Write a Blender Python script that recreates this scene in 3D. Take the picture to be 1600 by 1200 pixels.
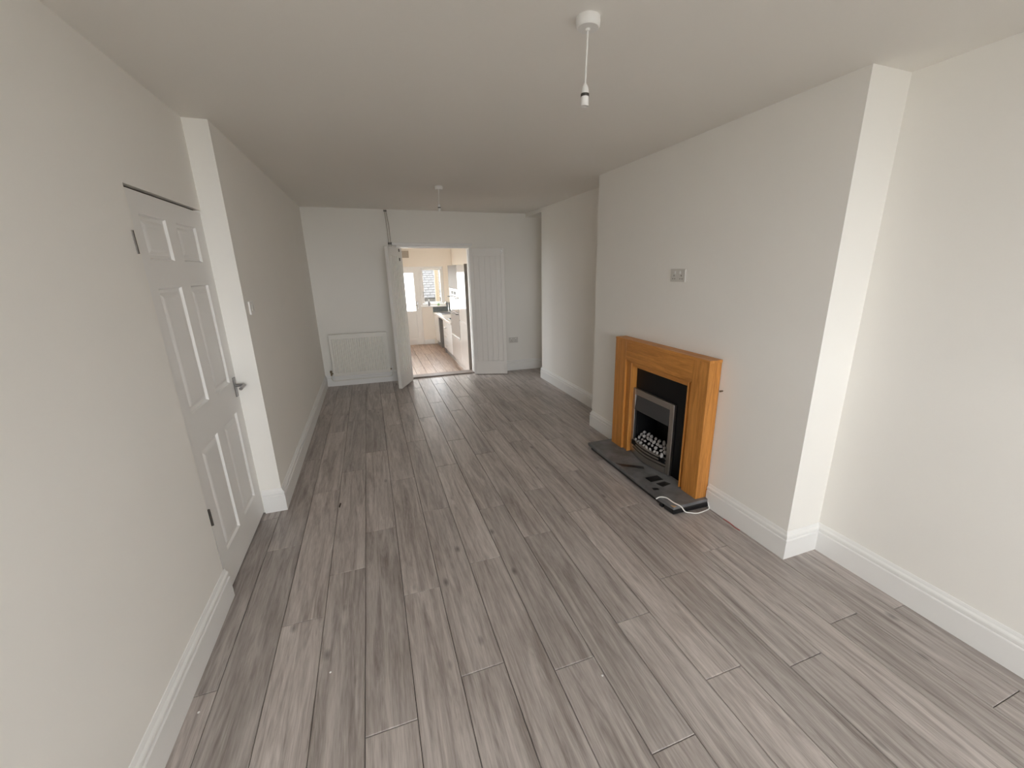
import bpy, math, random
from mathutils import Vector, Matrix
random.seed(7)
S = bpy.context.scene
COL = S.collection
for o in list(bpy.data.objects): bpy.data.objects.remove(o)

# ------------------------------------------------------------------ camera
CAM = Vector((0, 0, 1.635))
F, CX, CY = 658.376, 831.694, 612.967
PITCH, YAW, ROLL = 0.28547, 0.35805, -0.01171
fw = Vector((math.sin(YAW)*math.cos(PITCH), math.cos(YAW)*math.cos(PITCH), -math.sin(PITCH)))
r0 = Vector((math.cos(YAW), -math.sin(YAW), 0)); u0 = r0.cross(fw)
rt = math.cos(ROLL)*r0 + math.sin(ROLL)*u0; up = -math.sin(ROLL)*r0 + math.cos(ROLL)*u0
cd = bpy.data.cameras.new('camera'); cam = bpy.data.objects.new('camera', cd); COL.objects.link(cam)
M = Matrix((( rt.x, up.x, -fw.x, CAM.x), (rt.y, up.y, -fw.y, CAM.y), (rt.z, up.z, -fw.z, CAM.z), (0, 0, 0, 1)))
cam.matrix_world = M
cd.sensor_fit = 'HORIZONTAL'; cd.sensor_width = 36; cd.lens = F*36/1600
cd.shift_x = (800-CX)/1600; cd.shift_y = (CY-600)/1600; cd.clip_start = .02
S.camera = cam

# ------------------------------------------------------------------ world, exposure
W = bpy.data.worlds.new('overcast_sky'); S.world = W; W.use_nodes = True
bg = W.node_tree.nodes['Background']
bg.inputs[0].default_value = (0.95, 0.985, 1.02, 1); bg.inputs[1].default_value = 17.8
S.view_settings.view_transform = 'Standard'; S.view_settings.look = 'None'
S.view_settings.exposure = 0.0; S.view_settings.gamma = 1.0; S.view_settings.use_curve_mapping = False
S.cycles.max_bounces = 16; S.cycles.diffuse_bounces = 12; S.cycles.glossy_bounces = 6
S.cycles.transparent_max_bounces = 12; S.cycles.sample_clamp_indirect = 6.0
S.cycles.use_denoising = True; S.cycles.caustics_reflective = False; S.cycles.caustics_refractive = False

def portal(name, loc, size, rot):
    L = bpy.data.lights.new(name, 'AREA'); L.shape = 'RECTANGLE'; L.size, L.size_y = size
    L.cycles.is_portal = True
    o = bpy.data.objects.new(name, L); o.location = loc; o.rotation_euler = rot; COL.objects.link(o)

# ------------------------------------------------------------------ dimensions (metres)
H = 2.449
XL1, XL2, XC, XR, XR2 = -0.856, -0.733, 2.094, 2.352, 2.385
YP, YC1, YC2, YE, YF = 3.128, 1.448, 3.775, 5.93, -2.70
def YB(x): return 6.668 - (x + .733)*0.0262            # the back wall is a touch out of square
OX0, OX1, OZ = 0.455, 1.478, 1.945                      # opening to the kitchen
WT = 0.17                                               # back wall thickness
RWX0, RWX1, RWZ0, RWZ1 = -0.7, 1.65, .90, 2.36          # front room window (behind the camera)
m = 1.16                                                # kitchen lies a step down
KZ = 1.635 - 1.635*m                                    # kitchen floor
KX0, KX1, KYB, KH = -0.55, 2.08, 11.40, 2.35
def kz(z): return 1.635 + (z-1.635)*m

# ------------------------------------------------------------------ materials
MATS = {}
def mat(name, col, rough=.5, metal=0., bump=0., bscale=60., var=0., vscale=3., spec=.5, coat=0.):
    if name in MATS: return MATS[name]
    mt = bpy.data.materials.new(name); mt.use_nodes = True
    nt = mt.node_tree; b = nt.nodes['Principled BSDF']
    b.inputs['Base Color'].default_value = (*col, 1); b.inputs['Roughness'].default_value = rough
    b.inputs['Metallic'].default_value = metal; b.inputs['Specular IOR Level'].default_value = spec
    b.inputs['Coat Weight'].default_value = coat; b.inputs['Coat Roughness'].default_value = .05
    tc = nt.nodes.new('ShaderNodeTexCoord')
    if var:
        n = nt.nodes.new('ShaderNodeTexNoise'); n.inputs['Scale'].default_value = vscale; n.inputs['Detail'].default_value = 5
        nt.links.new(tc.outputs['Object'], n.inputs['Vector'])
        r = nt.nodes.new('ShaderNodeValToRGB')
        r.color_ramp.elements[0].position = .3; r.color_ramp.elements[1].position = .7
        r.color_ramp.elements[0].color = (*[max(0, c*(1-var)) for c in col], 1)
        r.color_ramp.elements[1].color = (*[min(1, c*(1+var)) for c in col], 1)
        nt.links.new(n.outputs['Fac'], r.inputs['Fac']); nt.links.new(r.outputs['Color'], b.inputs['Base Color'])
    if bump:
        n2 = nt.nodes.new('ShaderNodeTexNoise'); n2.inputs['Scale'].default_value = bscale; n2.inputs['Detail'].default_value = 4
        nt.links.new(tc.outputs['Object'], n2.inputs['Vector'])
        bp = nt.nodes.new('ShaderNodeBump'); bp.inputs['Strength'].default_value = bump; bp.inputs['Distance'].default_value = .004
        nt.links.new(n2.outputs['Fac'], bp.inputs['Height']); nt.links.new(bp.outputs['Normal'], b.inputs['Normal'])
    MATS[name] = mt; return mt

def wood(name, dark, light, axis='Y', stretch=14., scale=1.6, rough=.45, spread=.18, bump=.06, knots=True):
    """grain runs along AXIS of the object's own coordinates; every object gets its own figure and tone"""
    mt = bpy.data.materials.new(name); mt.use_nodes = True
    nt = mt.node_tree; L = nt.links.new; N = nt.nodes.new; b = nt.nodes['Principled BSDF']
    tc = N('ShaderNodeTexCoord'); oi = N('ShaderNodeObjectInfo')
    mp = N('ShaderNodeMapping'); sc = [stretch]*3; sc['XYZ'.index(axis)] = 1.0
    mp.inputs['Scale'].default_value = sc
    off = N('ShaderNodeVectorMath'); off.operation = 'SCALE'; off.inputs[0].default_value = (37., 61., 23.)
    L(oi.outputs['Random'], off.inputs['Scale'])
    L(tc.outputs['Object'], mp.inputs['Vector'])
    ad = N('ShaderNodeVectorMath'); ad.operation = 'ADD'; L(mp.outputs['Vector'], ad.inputs[0]); L(off.outputs['Vector'], ad.inputs[1])
    n1 = N('ShaderNodeTexNoise'); n1.inputs['Scale'].default_value = scale; n1.inputs['Detail'].default_value = 6; n1.inputs['Roughness'].default_value = .62; n1.inputs['Distortion'].default_value = 1.1
    L(ad.outputs['Vector'], n1.inputs['Vector'])
    n2 = N('ShaderNodeTexNoise'); n2.inputs['Scale'].default_value = scale*9; n2.inputs['Detail'].default_value = 3
    L(ad.outputs['Vector'], n2.inputs['Vector'])
    mx = N('ShaderNodeMath'); mx.operation = 'MULTIPLY_ADD'; mx.inputs[1].default_value = .32
    L(n2.outputs['Fac'], mx.inputs[0]); L(n1.outputs['Fac'], mx.inputs[2])
    rp = N('ShaderNodeValToRGB'); e = rp.color_ramp.elements
    e[0].position = .44; e[0].color = (*dark, 1); e[1].position = .84; e[1].color = (*light, 1)
    L(mx.outputs[0], rp.inputs['Fac'])
    # tone from plank to plank
    mr = N('ShaderNodeMapRange'); mr.inputs['To Min'].default_value = 1-spread; mr.inputs['To Max'].default_value = 1+spread
    L(oi.outputs['Random'], mr.inputs['Value'])
    hs = N('ShaderNodeHueSaturation'); L(rp.outputs['Color'], hs.inputs['Color']); L(mr.outputs['Result'], hs.inputs['Value'])
    colout = hs.outputs['Color']
    if knots:
        v = N('ShaderNodeTexVoronoi'); v.inputs['Scale'].default_value = 2.1
        mp2 = N('ShaderNodeMapping'); s2 = [2.2]*3; s2['XYZ'.index(axis)] = 1.0; mp2.inputs['Scale'].default_value = s2
        L(tc.outputs['Object'], mp2.inputs['Vector'])
        ad2 = N('ShaderNodeVectorMath'); ad2.operation = 'ADD'; L(mp2.outputs['Vector'], ad2.inputs[0]); L(off.outputs['Vector'], ad2.inputs[1])
        L(ad2.outputs['Vector'], v.inputs['Vector'])
        kr = N('ShaderNodeMapRange'); kr.inputs['From Min'].default_value = .015; kr.inputs['From Max'].default_value = .085
        kr.inputs['To Min'].default_value = .45; kr.inputs['To Max'].default_value = 1.0
        L(v.outputs['Distance'], kr.inputs['Value'])
        vm = N('ShaderNodeVectorMath'); vm.operation = 'SCALE'; L(colout, vm.inputs[0]); L(kr.outputs['Result'], vm.inputs['Scale'])
        colout = vm.outputs['Vector']
    L(colout, b.inputs['Base Color'])
    rr = N('ShaderNodeMapRange'); rr.inputs['To Min'].default_value = rough-.08; rr.inputs['To Max'].default_value = rough+.12
    n3 = N('ShaderNodeTexNoise'); n3.inputs['Scale'].default_value = 7; n3.inputs['Detail'].default_value = 4; L(tc.outputs['Object'], n3.inputs['Vector'])
    L(n3.outputs['Fac'], rr.inputs['Value']); L(rr.outputs['Result'], b.inputs['Roughness'])
    bp = N('ShaderNodeBump'); bp.inputs['Strength'].default_value = bump; bp.inputs['Distance'].default_value = .003
    L(mx.outputs[0], bp.inputs['Height']); L(bp.outputs['Normal'], b.inputs['Normal'])
    MATS[name] = mt; return mt

def glass_mat():
    mt = bpy.data.materials.new('window_glass'); mt.use_nodes = True
    nt = mt.node_tree; nt.nodes.remove(nt.nodes['Principled BSDF'])
    t = nt.nodes.new('ShaderNodeBsdfTransparent'); g = nt.nodes.new('ShaderNodeBsdfGlossy'); g.inputs['Roughness'].default_value = .02
    mx = nt.nodes.new('ShaderNodeMixShader'); mx.inputs[0].default_value = .06
    nt.links.new(t.outputs[0], mx.inputs[1]); nt.links.new(g.outputs[0], mx.inputs[2])
    nt.links.new(mx.outputs[0], nt.nodes['Material Output'].inputs[0]); return mt

def frosted():
    mt = bpy.data.materials.new('frosted_glass'); mt.use_nodes = True
    nt = mt.node_tree; nt.nodes.remove(nt.nodes['Principled BSDF'])
    t = nt.nodes.new('ShaderNodeBsdfTransparent'); g = nt.nodes.new('ShaderNodeBsdfTranslucent'); g.inputs['Color'].default_value = (.95, .92, .88, 1)
    mx = nt.nodes.new('ShaderNodeMixShader'); mx.inputs[0].default_value = .8
    nt.links.new(t.outputs[0], mx.inputs[1]); nt.links.new(g.outputs[0], mx.inputs[2])
    nt.links.new(mx.outputs[0], nt.nodes['Material Output'].inputs[0]); return mt
FROST = frosted()
PAINT = mat('matt_wall_paint', (.86, .84, .80), .92, bump=.05, bscale=90, var=.008, vscale=1.2, spec=.2)
CEILP = mat('ceiling_paint', (.84, .82, .78), .95, bump=.04, bscale=80, spec=.15)
GLOSSW = mat('white_gloss_woodwork', (.84, .835, .82), .38, bump=.02, bscale=30)
DOORW = mat('white_satin_door', (.82, .81, .79), .42, bump=.02, bscale=40)
LEAFW = mat('white_painted_leaf', (.80, .78, .75), .5, bump=.03, bscale=40)
PLAST = mat('white_plastic', (.80, .79, .77), .35)
FACEP = mat('aged_plastic_faceplate', (.62, .60, .56), .4)
ENAMEL = mat('radiator_enamel', (.80, .78, .73), .4)
CHROME = mat('polished_chrome', (.75, .75, .76), .15, 1.)
STEEL = mat('brushed_steel', (.50, .47, .44), .34, 1., bump=.05, bscale=200)
DARKST = mat('smoked_grey_metal', (.10, .10, .105), .35, .6)
BLACK = mat('matt_black_panel', (.004, .004, .0045), .4, spec=.25)
BLACKG = mat('black_glass', (.012, .012, .014), .06)
SLATE = mat('dusty_black_hearth', (.15, .15, .153), .5, var=.35, vscale=9, bump=.05)
SLATEB = mat('black_hearth_edge', (.010, .010, .011), .3, bump=.25, bscale=60)
CHIP = mat('raw_chipboard', (.55, .33, .16), .8)
WFLEX = mat('white_flex', (.82, .81, .78), .45)
REDW = mat('red_wire', (.45, .05, .05), .5)
HINGE = mat('dark_steel', (.10, .09, .08), .45, .8)
BRASS = mat('tarnished_brass', (.20, .15, .10), .45, .8)
GAPM = mat('gap_shade_and_splinter', (.05, .035, .025), .8)  # shade of the door gap and hall as dark colour; also the wood splinter
OAK = wood('oak_veneer_vertical', (.36, .135, .024), (.66, .29, .066), 'Z', 16, 2.2, .42, .06, .03, False)
OAKH = wood('oak_veneer_horizontal', (.36, .135, .024), (.66, .29, .066), 'Y', 16, 2.2, .42, .06, .03, False)
PLANKM = wood('grey_oak_laminate', (.225, .190, .174), (.54, .490, .462), 'Y', 15, 1.5, .33, .15, .05)
KPLANK = wood('brown_oak_laminate', (.20, .125, .085), (.44, .32, .24), 'Y', 14, 1.5, .36, .16, .05)
THRES = wood('threshold_oak', (.11, .085, .07), (.22, .175, .15), 'X', 12, 2, .45, .05, .05, False)
UNDER = mat('underlay_dark', (.02, .017, .015), .9)
GLASS = glass_mat()
UPVC = mat('white_upvc', (.86, .85, .83), .3)
KPAINT = mat('kitchen_wall_paint', (.87, .81, .73), .9, spec=.2)
KGLOSS = mat('taupe_gloss_unit', (.50, .465, .43), .07, coat=.5)
KWHITE = mat('white_gloss_unit', (.80, .79, .77), .12)
KGREY = mat('grey_satin_unit', (.22, .20, .18), .45)
KDARK = mat('dark_grey_panel', (.22, .205, .19), .5)
WTOP = mat('pale_worktop', (.66, .62, .57), .3, var=.06, vscale=30)
TILE = mat('grey_glazed_tile', (.17, .195, .20), .2, var=.12, vscale=14)
GROUT = mat('pale_grout', (.30, .30, .30), .9)
ROOFT = mat('weathered_roof_tile', (.28, .25, .23), .8, var=.25, vscale=6)
RENDER = mat('pale_render', (.62, .58, .52), .9)
CREAM = mat('cream_painted_post', (.60, .47, .26), .6)
GROUND = mat('garden_paving', (.22, .22, .20), .9, var=.2, vscale=2)
FENCE = mat('blue_grey_fence', (.30, .34, .38), .8)
BOTTLE = mat('grey_bottle_plastic', (.22, .22, .23), .3)
GRN = mat('green_plastic', (.25, .40, .18), .4)
CARD = mat('vent_cover_plastic', (.42, .37, .31), .6)

# ------------------------------------------------------------------ geometry helpers
def wloc(o):
    v = Vector((0, 0, 0))
    while o is not None: v += o.location; o = o.parent
    return v
class MB:
    def __init__(s): s.v = []; s.f = []
    def add(s, vs, fs):
        k = len(s.v); s.v += [tuple(p) for p in vs]; s.f += [tuple(i+k for i in f) for f in fs]; return s
    def box(s, x0, x1, y0, y1, z0, z1):
        vs = [(x, y, z) for z in (z0, z1) for y in (y0, y1) for x in (x0, x1)]
        return s.add(vs, [(0, 2, 3, 1), (4, 5, 7, 6), (0, 1, 5, 4), (2, 6, 7, 3), (0, 4, 6, 2), (1, 3, 7, 5)])
    def prism(s, poly, z0, z1):
        n = len(poly); vs = [(x, y, z0) for x, y in poly] + [(x, y, z1) for x, y in poly]
        return s.add(vs, [tuple(range(n-1, -1, -1)), tuple(range(n, 2*n))] + [(i, (i+1) % n, n+(i+1) % n, n+i) for i in range(n)])
    def prism_y(s, poly, y0, y1):          # poly in (x, z)
        n = len(poly); vs = [(x, y0, z) for x, z in poly] + [(x, y1, z) for x, z in poly]
        return s.add(vs, [tuple(range(n)), tuple(range(2*n-1, n-1, -1))] + [(i, n+i, n+(i+1) % n, (i+1) % n) for i in range(n)])
    def tube(s, pts, r, n=10):
        P = [Vector(p) for p in pts]; base = len(s.v); prev = None; rs = r if isinstance(r, (list, tuple)) else [r]*len(P)
        for i, p in enumerate(P):
            t = (P[min(i+1, len(P)-1)] - P[max(i-1, 0)]).normalized()
            if prev is None:
                a = Vector((0, 0, 1)) if abs(t.z) < .9 else Vector((1, 0, 0)); n1 = t.cross(a).normalized()
            else: n1 = (prev - t*prev.dot(t)).normalized()
            prev = n1; n2 = t.cross(n1)
            for k in range(n):
                a = 2*math.pi*k/n; s.v.append(tuple(p + rs[i]*(math.cos(a)*n1 + math.sin(a)*n2)))
        for i in range(len(P)-1):
            for k in range(n):
                a = base+i*n+k; b = base+i*n+(k+1) % n; s.f.append((a, b, b+n, a+n))
        s.f.append(tuple(base+k for k in range(n-1, -1, -1))); e = base+(len(P)-1)*n; s.f.append(tuple(e+k for k in range(n)))
        return s
    def lathe(s, prof, c, axis='z', n=24):  # prof: (radius, along)
        base = len(s.v)
        for r, h in prof:
            for k in range(n):
                a = 2*math.pi*k/n; p = (r*math.cos(a), r*math.sin(a), h)
                if axis == 'x': p = (p[2], p[0], p[1])
                if axis == 'y': p = (p[1], p[2], p[0])
                s.v.append((c[0]+p[0], c[1]+p[1], c[2]+p[2]))
        for i in range(len(prof)-1):
            for k in range(n):
                a = base+i*n+k; b = base+i*n+(k+1) % n; s.f.append((a, b, b+n, a+n))
        s.f.append(tuple(base+k for k in range(n-1, -1, -1))); e = base+(len(prof)-1)*n; s.f.append(tuple(e+k for k in range(n)))
        return s
    def xf(s, fn): s.v = [tuple(fn(*p)) for p in s.v]; return s
    def build(s, name, material, parent=None, bevel=0, smooth=False, seg=2):
        if parent is not None: o0 = wloc(parent)
        else:
            xs, ys, zs = zip(*s.v); o0 = Vector(((min(xs)+max(xs))/2, (min(ys)+max(ys))/2, min(zs)))
        me = bpy.data.meshes.new(name)
        me.from_pydata([(x-o0.x, y-o0.y, z-o0.z) for x, y, z in s.v], [], s.f); me.update()
        me.materials.append(material)
        if smooth: me.polygons.foreach_set('use_smooth', [True]*len(me.polygons))
        o = bpy.data.objects.new(name, me); COL.objects.link(o)
        if parent is not None: o.parent = parent
        else: o.location = o0
        if bevel:
            b = o.modifiers.new('bevel', 'BEVEL'); b.width = bevel; b.segments = seg; b.limit_method = 'ANGLE'
        if smooth:
            try:
                e = o.modifiers.new('edges', 'EDGE_SPLIT'); e.split_angle = math.radians(40)
            except Exception: pass
        return o
def empty(name, loc, label=None, cat=None, group=None, kind=None):
    o = bpy.data.objects.new(name, None); o.location = loc; o.empty_display_size = .05; COL.objects.link(o)
    return tag(o, label, cat, group, kind)
def tag(o, label=None, cat=None, group=None, kind=None):
    if label: o['label'] = label
    if cat: o['category'] = cat
    if group: o['group'] = group
    if kind: o['kind'] = kind
    return o
def struct(o, label=None): return tag(o, label, kind='structure')
def B(x0, x1, y0, y1, z0, z1): return MB().box(x0, x1, y0, y1, z0, z1)
def rot_about(px, py, ang):
    c, s_ = math.cos(ang), math.sin(ang)
    return lambda x, y, z: (px + c*(x-px) - s_*(y-py), py + s_*(x-px) + c*(y-py), z)

# ================================================================== STRUCTURE
# ---- front room floor: laminate planks on a dark underlay
fl = struct(MB().prism([(-1.15, -3.0), (3.0, -3.0), (3.0, 6.72), (-1.15, 6.72)], -.06, -.009).build('floor', UNDER), 'grey oak laminate floor of the long empty room')
PW, PL = .188, 1.335
plank_mesh = {}
def plank(x0, y0, y1, w, parent, material, name='plank', zt=0., gap=.0011):
    key = (round(y1-y0, 3), w, material.name, round(zt, 3)); wz = wloc(parent)
    if key not in plank_mesh:
        hx, hy = w/2-gap, (y1-y0)/2-gap; c = .0022
        vs = [(-hx, -hy, -.009), (hx, -hy, -.009), (hx, hy, -.009), (-hx, hy, -.009), (-hx, -hy, -c), (hx, -hy, -c), (hx, hy, -c), (-hx, hy, -c),
              (-hx+c, -hy+c, 0), (hx-c, -hy+c, 0), (hx-c, hy-c, 0), (-hx+c, hy-c, 0)]
        fs = [(8, 9, 10, 11)]
        for a in (0, 4):
            for i in range(4): fs.append((a+i, a+(i+1) % 4, a+4+(i+1) % 4, a+4+i))
        me = bpy.data.meshes.new('plank'); me.from_pydata(vs, [], fs); me.update(); me.materials.append(material); plank_mesh[key] = me
    o = bpy.data.objects.new(name, plank_mesh[key]); COL.objects.link(o); o.parent = parent
    o.location = Vector((x0+w/2, (y0+y1)/2, zt)) - wz
    return o
JOINT = {-1: 1.683, 0: 2.624, 1: 1.948, 2: 2.252, 3: 1.269, 4: 1.943, 5: 1.381, 6: 2.063, 7: 1.265, 8: .848, 9: 1.385, 10: 1.0, 11: 1.557, 12: .92, 13: 1.65, 14: 1.013, 15: .514, 16: .961, 17: 1.3, 18: .6}
for k, j in JOINT.items():
    x0 = -.756 + PW*k; y = j
    while y > -2.8: y -= PL
    while y < 6.70:
        a, b = max(y, -2.9), min(y+PL, 6.70)
        if b-a > .03: plank(x0, a, b, PW, fl, PLANKM)
        y += PL

# ---- walls (thick, plastered)
T = .22
w = MB()
DY0, DY1, DZ = 2.262, 3.10, 1.977           # left door opening
w.box(XL1-T, XL1, YF-T, DY0, 0, H+.1).box(XL1-T, XL1, DY0, YP+.01, DZ, H+.1)
w.box(XL1-T, XL2, YP, 6.95, 0, H+.1).box(XL1-T, XL1-.06, DY1, YP+.05, 0, DZ)
w.box(XL1-T-.5, XL1-T, DY0-.3, YP+.4, 0, H)       # hallway side closed off
struct(w.build('wall_left', PAINT), 'white wall on the left with the panelled door and a shallow pier')
def bw(x0, x1, z0, z1, w_):                          # piece of back wall
    w_.prism([(x0, YB(x0)), (x1, YB(x1)), (x1, YB(x1)+WT), (x0, YB(x0)+WT)], z0, z1)
w = MB(); bw(XL2-.3, OX0, -.4, H+.1, w); bw(OX1, 3.1, -.4, H+.1, w); bw(OX0, OX1, OZ, H+.1, w); bw(OX0, OX1, -.4, -.009, w)
struct(w.build('wall_back', PAINT), 'white end wall with the doorway to the kitchen')
w = MB()
w.box(XR, XR+T, YF-T, YC1+.02, 0, H+.1).box(XR2, XR2+T, YC2-.02, YE, 0, H+.1).box(XR2+T-.02, 3.1, YE-.1, YE, 0, H+.1)
w.box(2.95, 3.1, YE-.1, 6.9, 0, H+.1)
w.prism([(XR2, YE-.01), (2.96, YE-.01), (2.96, 6.62), (XR2, YB(XR2)+.02)], 2.397, H+.1)
struct(w.build('wall_right', PAINT), 'white wall on the right in two recesses beside the chimney breast')
FBY0, FBY1, FBZ = 2.45, 2.925, .61                   # hole for the fire
w = MB()
w.box(XC, XR+T, YC1, FBY0, 0, H+.1).box(XC, XR+T, FBY1, YC2, 0, H+.1).box(XC, XR+T, FBY0, FBY1, FBZ, H+.1).box(XC+.16, XR+T, FBY0, FBY1, 0, FBZ)
struct(w.build('wall_chimney', PAINT), 'white chimney breast behind the oak fire surround')
w = MB(); y0, y1 = YF-T, YF
w.box(XL1-T, RWX0, y0, y1, 0, H+.1).box(RWX1, XR+T, y0, y1, 0, H+.1).box(RWX0, RWX1, y0, y1, 0, RWZ0).box(RWX0, RWX1, y0, y1, RWZ1, H+.1)
struct(w.build('wall_front', PAINT), 'front wall with the large window')
struct(MB().box(-1.3, 3.2, -3.1, 6.84, H, H+.12).build('ceiling', CEILP), 'plain white plastered ceiling')

# ---- skirting boards
SK = [(0, 0), (.019, 0), (.019, .118), (.0165, .121), (.0125, .123), (.0125, .127), (.0175, .131), (.0175, .142), (.0155, .148), (.009, .155), (.007, .162), (.0035, .170), (0, .171)]
def skirting(name, path, label, hgt=1.0):
    """path walked with the room on the left-hand side"""
    P = [Vector(p) for p in path]; mbk = MB(); n = len(SK); rings = []
    for i, p in enumerate(P):
        nr = []
        for a, b in ((i-1, i), (i, i+1)):
            if a >= 0 and b < len(P):
                t = (P[b]-P[a]).normalized(); nr.append(Vector((-t.y, t.x)))
        if len(nr) == 2:
            s_ = nr[0]+nr[1]; mn = s_ / max(.2, (s_.dot(nr[0])))
        else: mn = nr[0]
        rings.append([(p.x+mn.x*o, p.y+mn.y*o, z*hgt) for o, z in SK])
    vs = [q for r_ in rings for q in r_]; fs = []
    for i in range(len(P)-1):
        for k in range(n):
            k2 = (k+1) % n; fs.append((i*n+k, (i+1)*n+k, (i+1)*n+k2, i*n+k2))
    fs.append(tuple(range(n))); fs.append(tuple((len(P)-1)*n+k for k in range(n-1, -1, -1)))
    mbk.add(vs, fs)
    return struct(mbk.build(name, GLOSSW), label)
skirting('baseboard_left', [(XL1, DY0+.012), (XL1, YF)], 'white moulded skirting board below the near left wall')
skirting('baseboard_pier', [(OX0-.04, YB(OX0)), (XL2, YB(XL2)), (XL2, YP), (XL1+.004, YP)], 'white moulded skirting board round the pier and the far left wall')
skirting('baseboard_back', [(2.95, YB(2.95)), (OX1+.06, YB(OX1+.06))], 'white skirting board on the end wall right of the doorway')
skirting('baseboard_right', [(XC, 3.205), (XC, YC2), (XR2, YC2), (XR2, YE), (2.95, YE)], 'white skirting board beyond the fireplace')
skirting('baseboard_chimney', [(XR, YF), (XR, YC1), (XC, YC1), (XC, 2.06)], 'white skirting board stepping round the near chimney breast corner')

# ---- front window (behind the camera)
def window(name, x0, x1, z0, z1, yc, dep, mull, trans, label, mt=UPVC, ft=.06):
    r = empty(name, ((x0+x1)/2, yc, z0), label, kind='structure')
    f = MB().box(x0, x0+ft, yc-dep/2, yc+dep/2, z0, z1).box(x1-ft, x1, yc-dep/2, yc+dep/2, z0, z1).box(x0+ft, x1-ft, yc-dep/2, yc+dep/2, z0, z0+ft).box(x0+ft, x1-ft, yc-dep/2, yc+dep/2, z1-ft, z1)
    f.build('window_frame', mt, r, .004)
    xs = [x0+ft] + mull + [x1-ft]
    for q in mull: B(q-ft/2, q+ft/2, yc-dep/2, yc+dep/2, z0+ft, z1-ft).build('mullion', mt, r, .004)
    for a, b in zip(xs[:-1], xs[1:]):
        a2 = a + (ft/2 if a in mull else 0); b2 = b - (ft/2 if b in mull else 0)
        B(a2, b2, yc-.004, yc+.004, z0+ft, z1-ft).build('pane', GLASS, r)
    return r
window('window_1', RWX0, RWX1, RWZ0, RWZ1, YF-.15, .07, [.08, .87], [], 'white framed front room window')
w1s = struct(B(RWX0-.05, RWX1+.05, YF-.12, YF+.05, RWZ0-.03, RWZ0).build('trim_1', GLOSSW, None, .006), 'white window board below the front window')
portal('front_window_portal', ((RWX0+RWX1)/2, YF-T-.01, (RWZ0+RWZ1)/2), (RWX1-RWX0, RWZ1-RWZ0), (math.radians(90), 0, 0))

# ---- doorway lining, head rail, threshold
r = empty('trim_2', (OX0, YB(OX0), 0), 'white door lining round the kitchen doorway', kind='structure')
yl = 6.60
B(OX0-.028, OX0, yl-.01, yl+WT+.03, 0, OZ).build('jamb', GLOSSW, r, .002)
B(OX1, OX1+.028, yl-.02, yl+WT+.03, 0, OZ).build('jamb', GLOSSW, r, .002)
B(OX1-.012, OX1, yl+.07, yl+.11, 0, OZ-.02).build('door_stop', GLOSSW, r, .002)
B(OX0-.028, OX1+.028, yl-.02, yl+WT+.03, OZ-.001, OZ+.028).build('head', GLOSSW, r, .002)
struct(B(.372, 1.515, 6.535, 6.635, OZ+.028, OZ+.060).build('trim_3', GLOSSW, None, .006), 'white timber batten above the kitchen doorway')
struct(MB().prism([(OX0, 6.655), (OX1, 6.63), (OX1, 6.83), (OX0, 6.84)], -.02, .018).build('trim_4', THRES, None, .004), 'worn brown wooden threshold at the kitchen doorway')

# ---- left panelled door
def shear(x, y, z): return (x, y - (z-.95)*.030*min(1, max(0, (YP-y)/.85)), z)   # the old frame leans a little
LX = XL1 - .006                                      # face of the leaf
d1 = empty('door_1', (LX, (DY0+DY1)/2, 0), 'white six-panel door closed in the left wall', kind='structure')
L0, L1, Z0, Z1 = DY0+.004, YP-.0005, .014, 1.964
PY = [(2.372, 2.625), (2.742, 3.002)]; PZ = [(.202, .792), (.982, 1.568), (1.690, 1.874)]
th = .038
def dpart(name, y0, y1, z0, z1, x0=None):
    B(LX-th, LX, y0, y1, z0, z1).xf(shear).build(name, DOORW, d1)
dpart('stile', L0, PY[0][0], Z0, Z1); dpart('stile', PY[1][1], L1, Z0, Z1)
rails = [(Z0, PZ[0][0]), (PZ[0][1], PZ[1][0]), (PZ[1][1], PZ[2][0]), (PZ[2][1], Z1)]
for a, b in rails: dpart('rail', PY[0][0], PY[1][1], a, b)
for a, b in PZ: dpart('muntin', PY[0][1], PY[1][0], a, b)
for (y0, y1) in PY:
    for (z0, z1) in PZ:
        rings = []
        for ins, dx in ((0, 0), (.006, -.011), (.020, -.013), (.034, -.005), (.044, -.003)):
            rings.append([(LX+dx, y0+ins, z0+ins), (LX+dx, y1-ins, z0+ins), (LX+dx, y1-ins, z1-ins), (LX+dx, y0+ins, z1-ins)])
        vs = [p for q in rings for p in q]; fs = []
        for i in range(len(rings)-1):
            for k in range(4): fs.append((i*4+k, i*4+(k+1) % 4, (i+1)*4+(k+1) % 4, (i+1)*4+k))
        n = len(rings)*4-4; fs.append((n, n+1, n+2, n+3))
        vs += [(LX-th, y0, z0), (LX-th, y1, z0), (LX-th, y1, z1), (LX-th, y0, z1)]; q = n+4; fs.append((q+3, q+2, q+1, q))
        MB().add(vs, fs).xf(shear).build('panel', DOORW, d1)
for hz_ in (.47, 1.755):
    MB().tube([shear(LX+.006, L0-.004, hz_-.045), shear(LX+.006, L0-.004, hz_+.045)], .006, 8).build('hinge', HINGE, d1)
hy, hz_ = 3.078, .935
DCHR = mat('worn_chrome', (.30, .29, .29), .28, 1.)
hd = B(LX, LX+.007, hy-.019, hy+.019, hz_-.062, hz_+.062).build('door_handle', DCHR, d1, .002)
MB().tube([(LX+.005, hy, hz_+.01), (LX+.048, hy, hz_+.01), (LX+.055, hy-.008, hz_+.01), (LX+.056, hy-.10, hz_+.008)],   .0095, 10).build('lever', DCHR, hd, 0, True)
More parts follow.
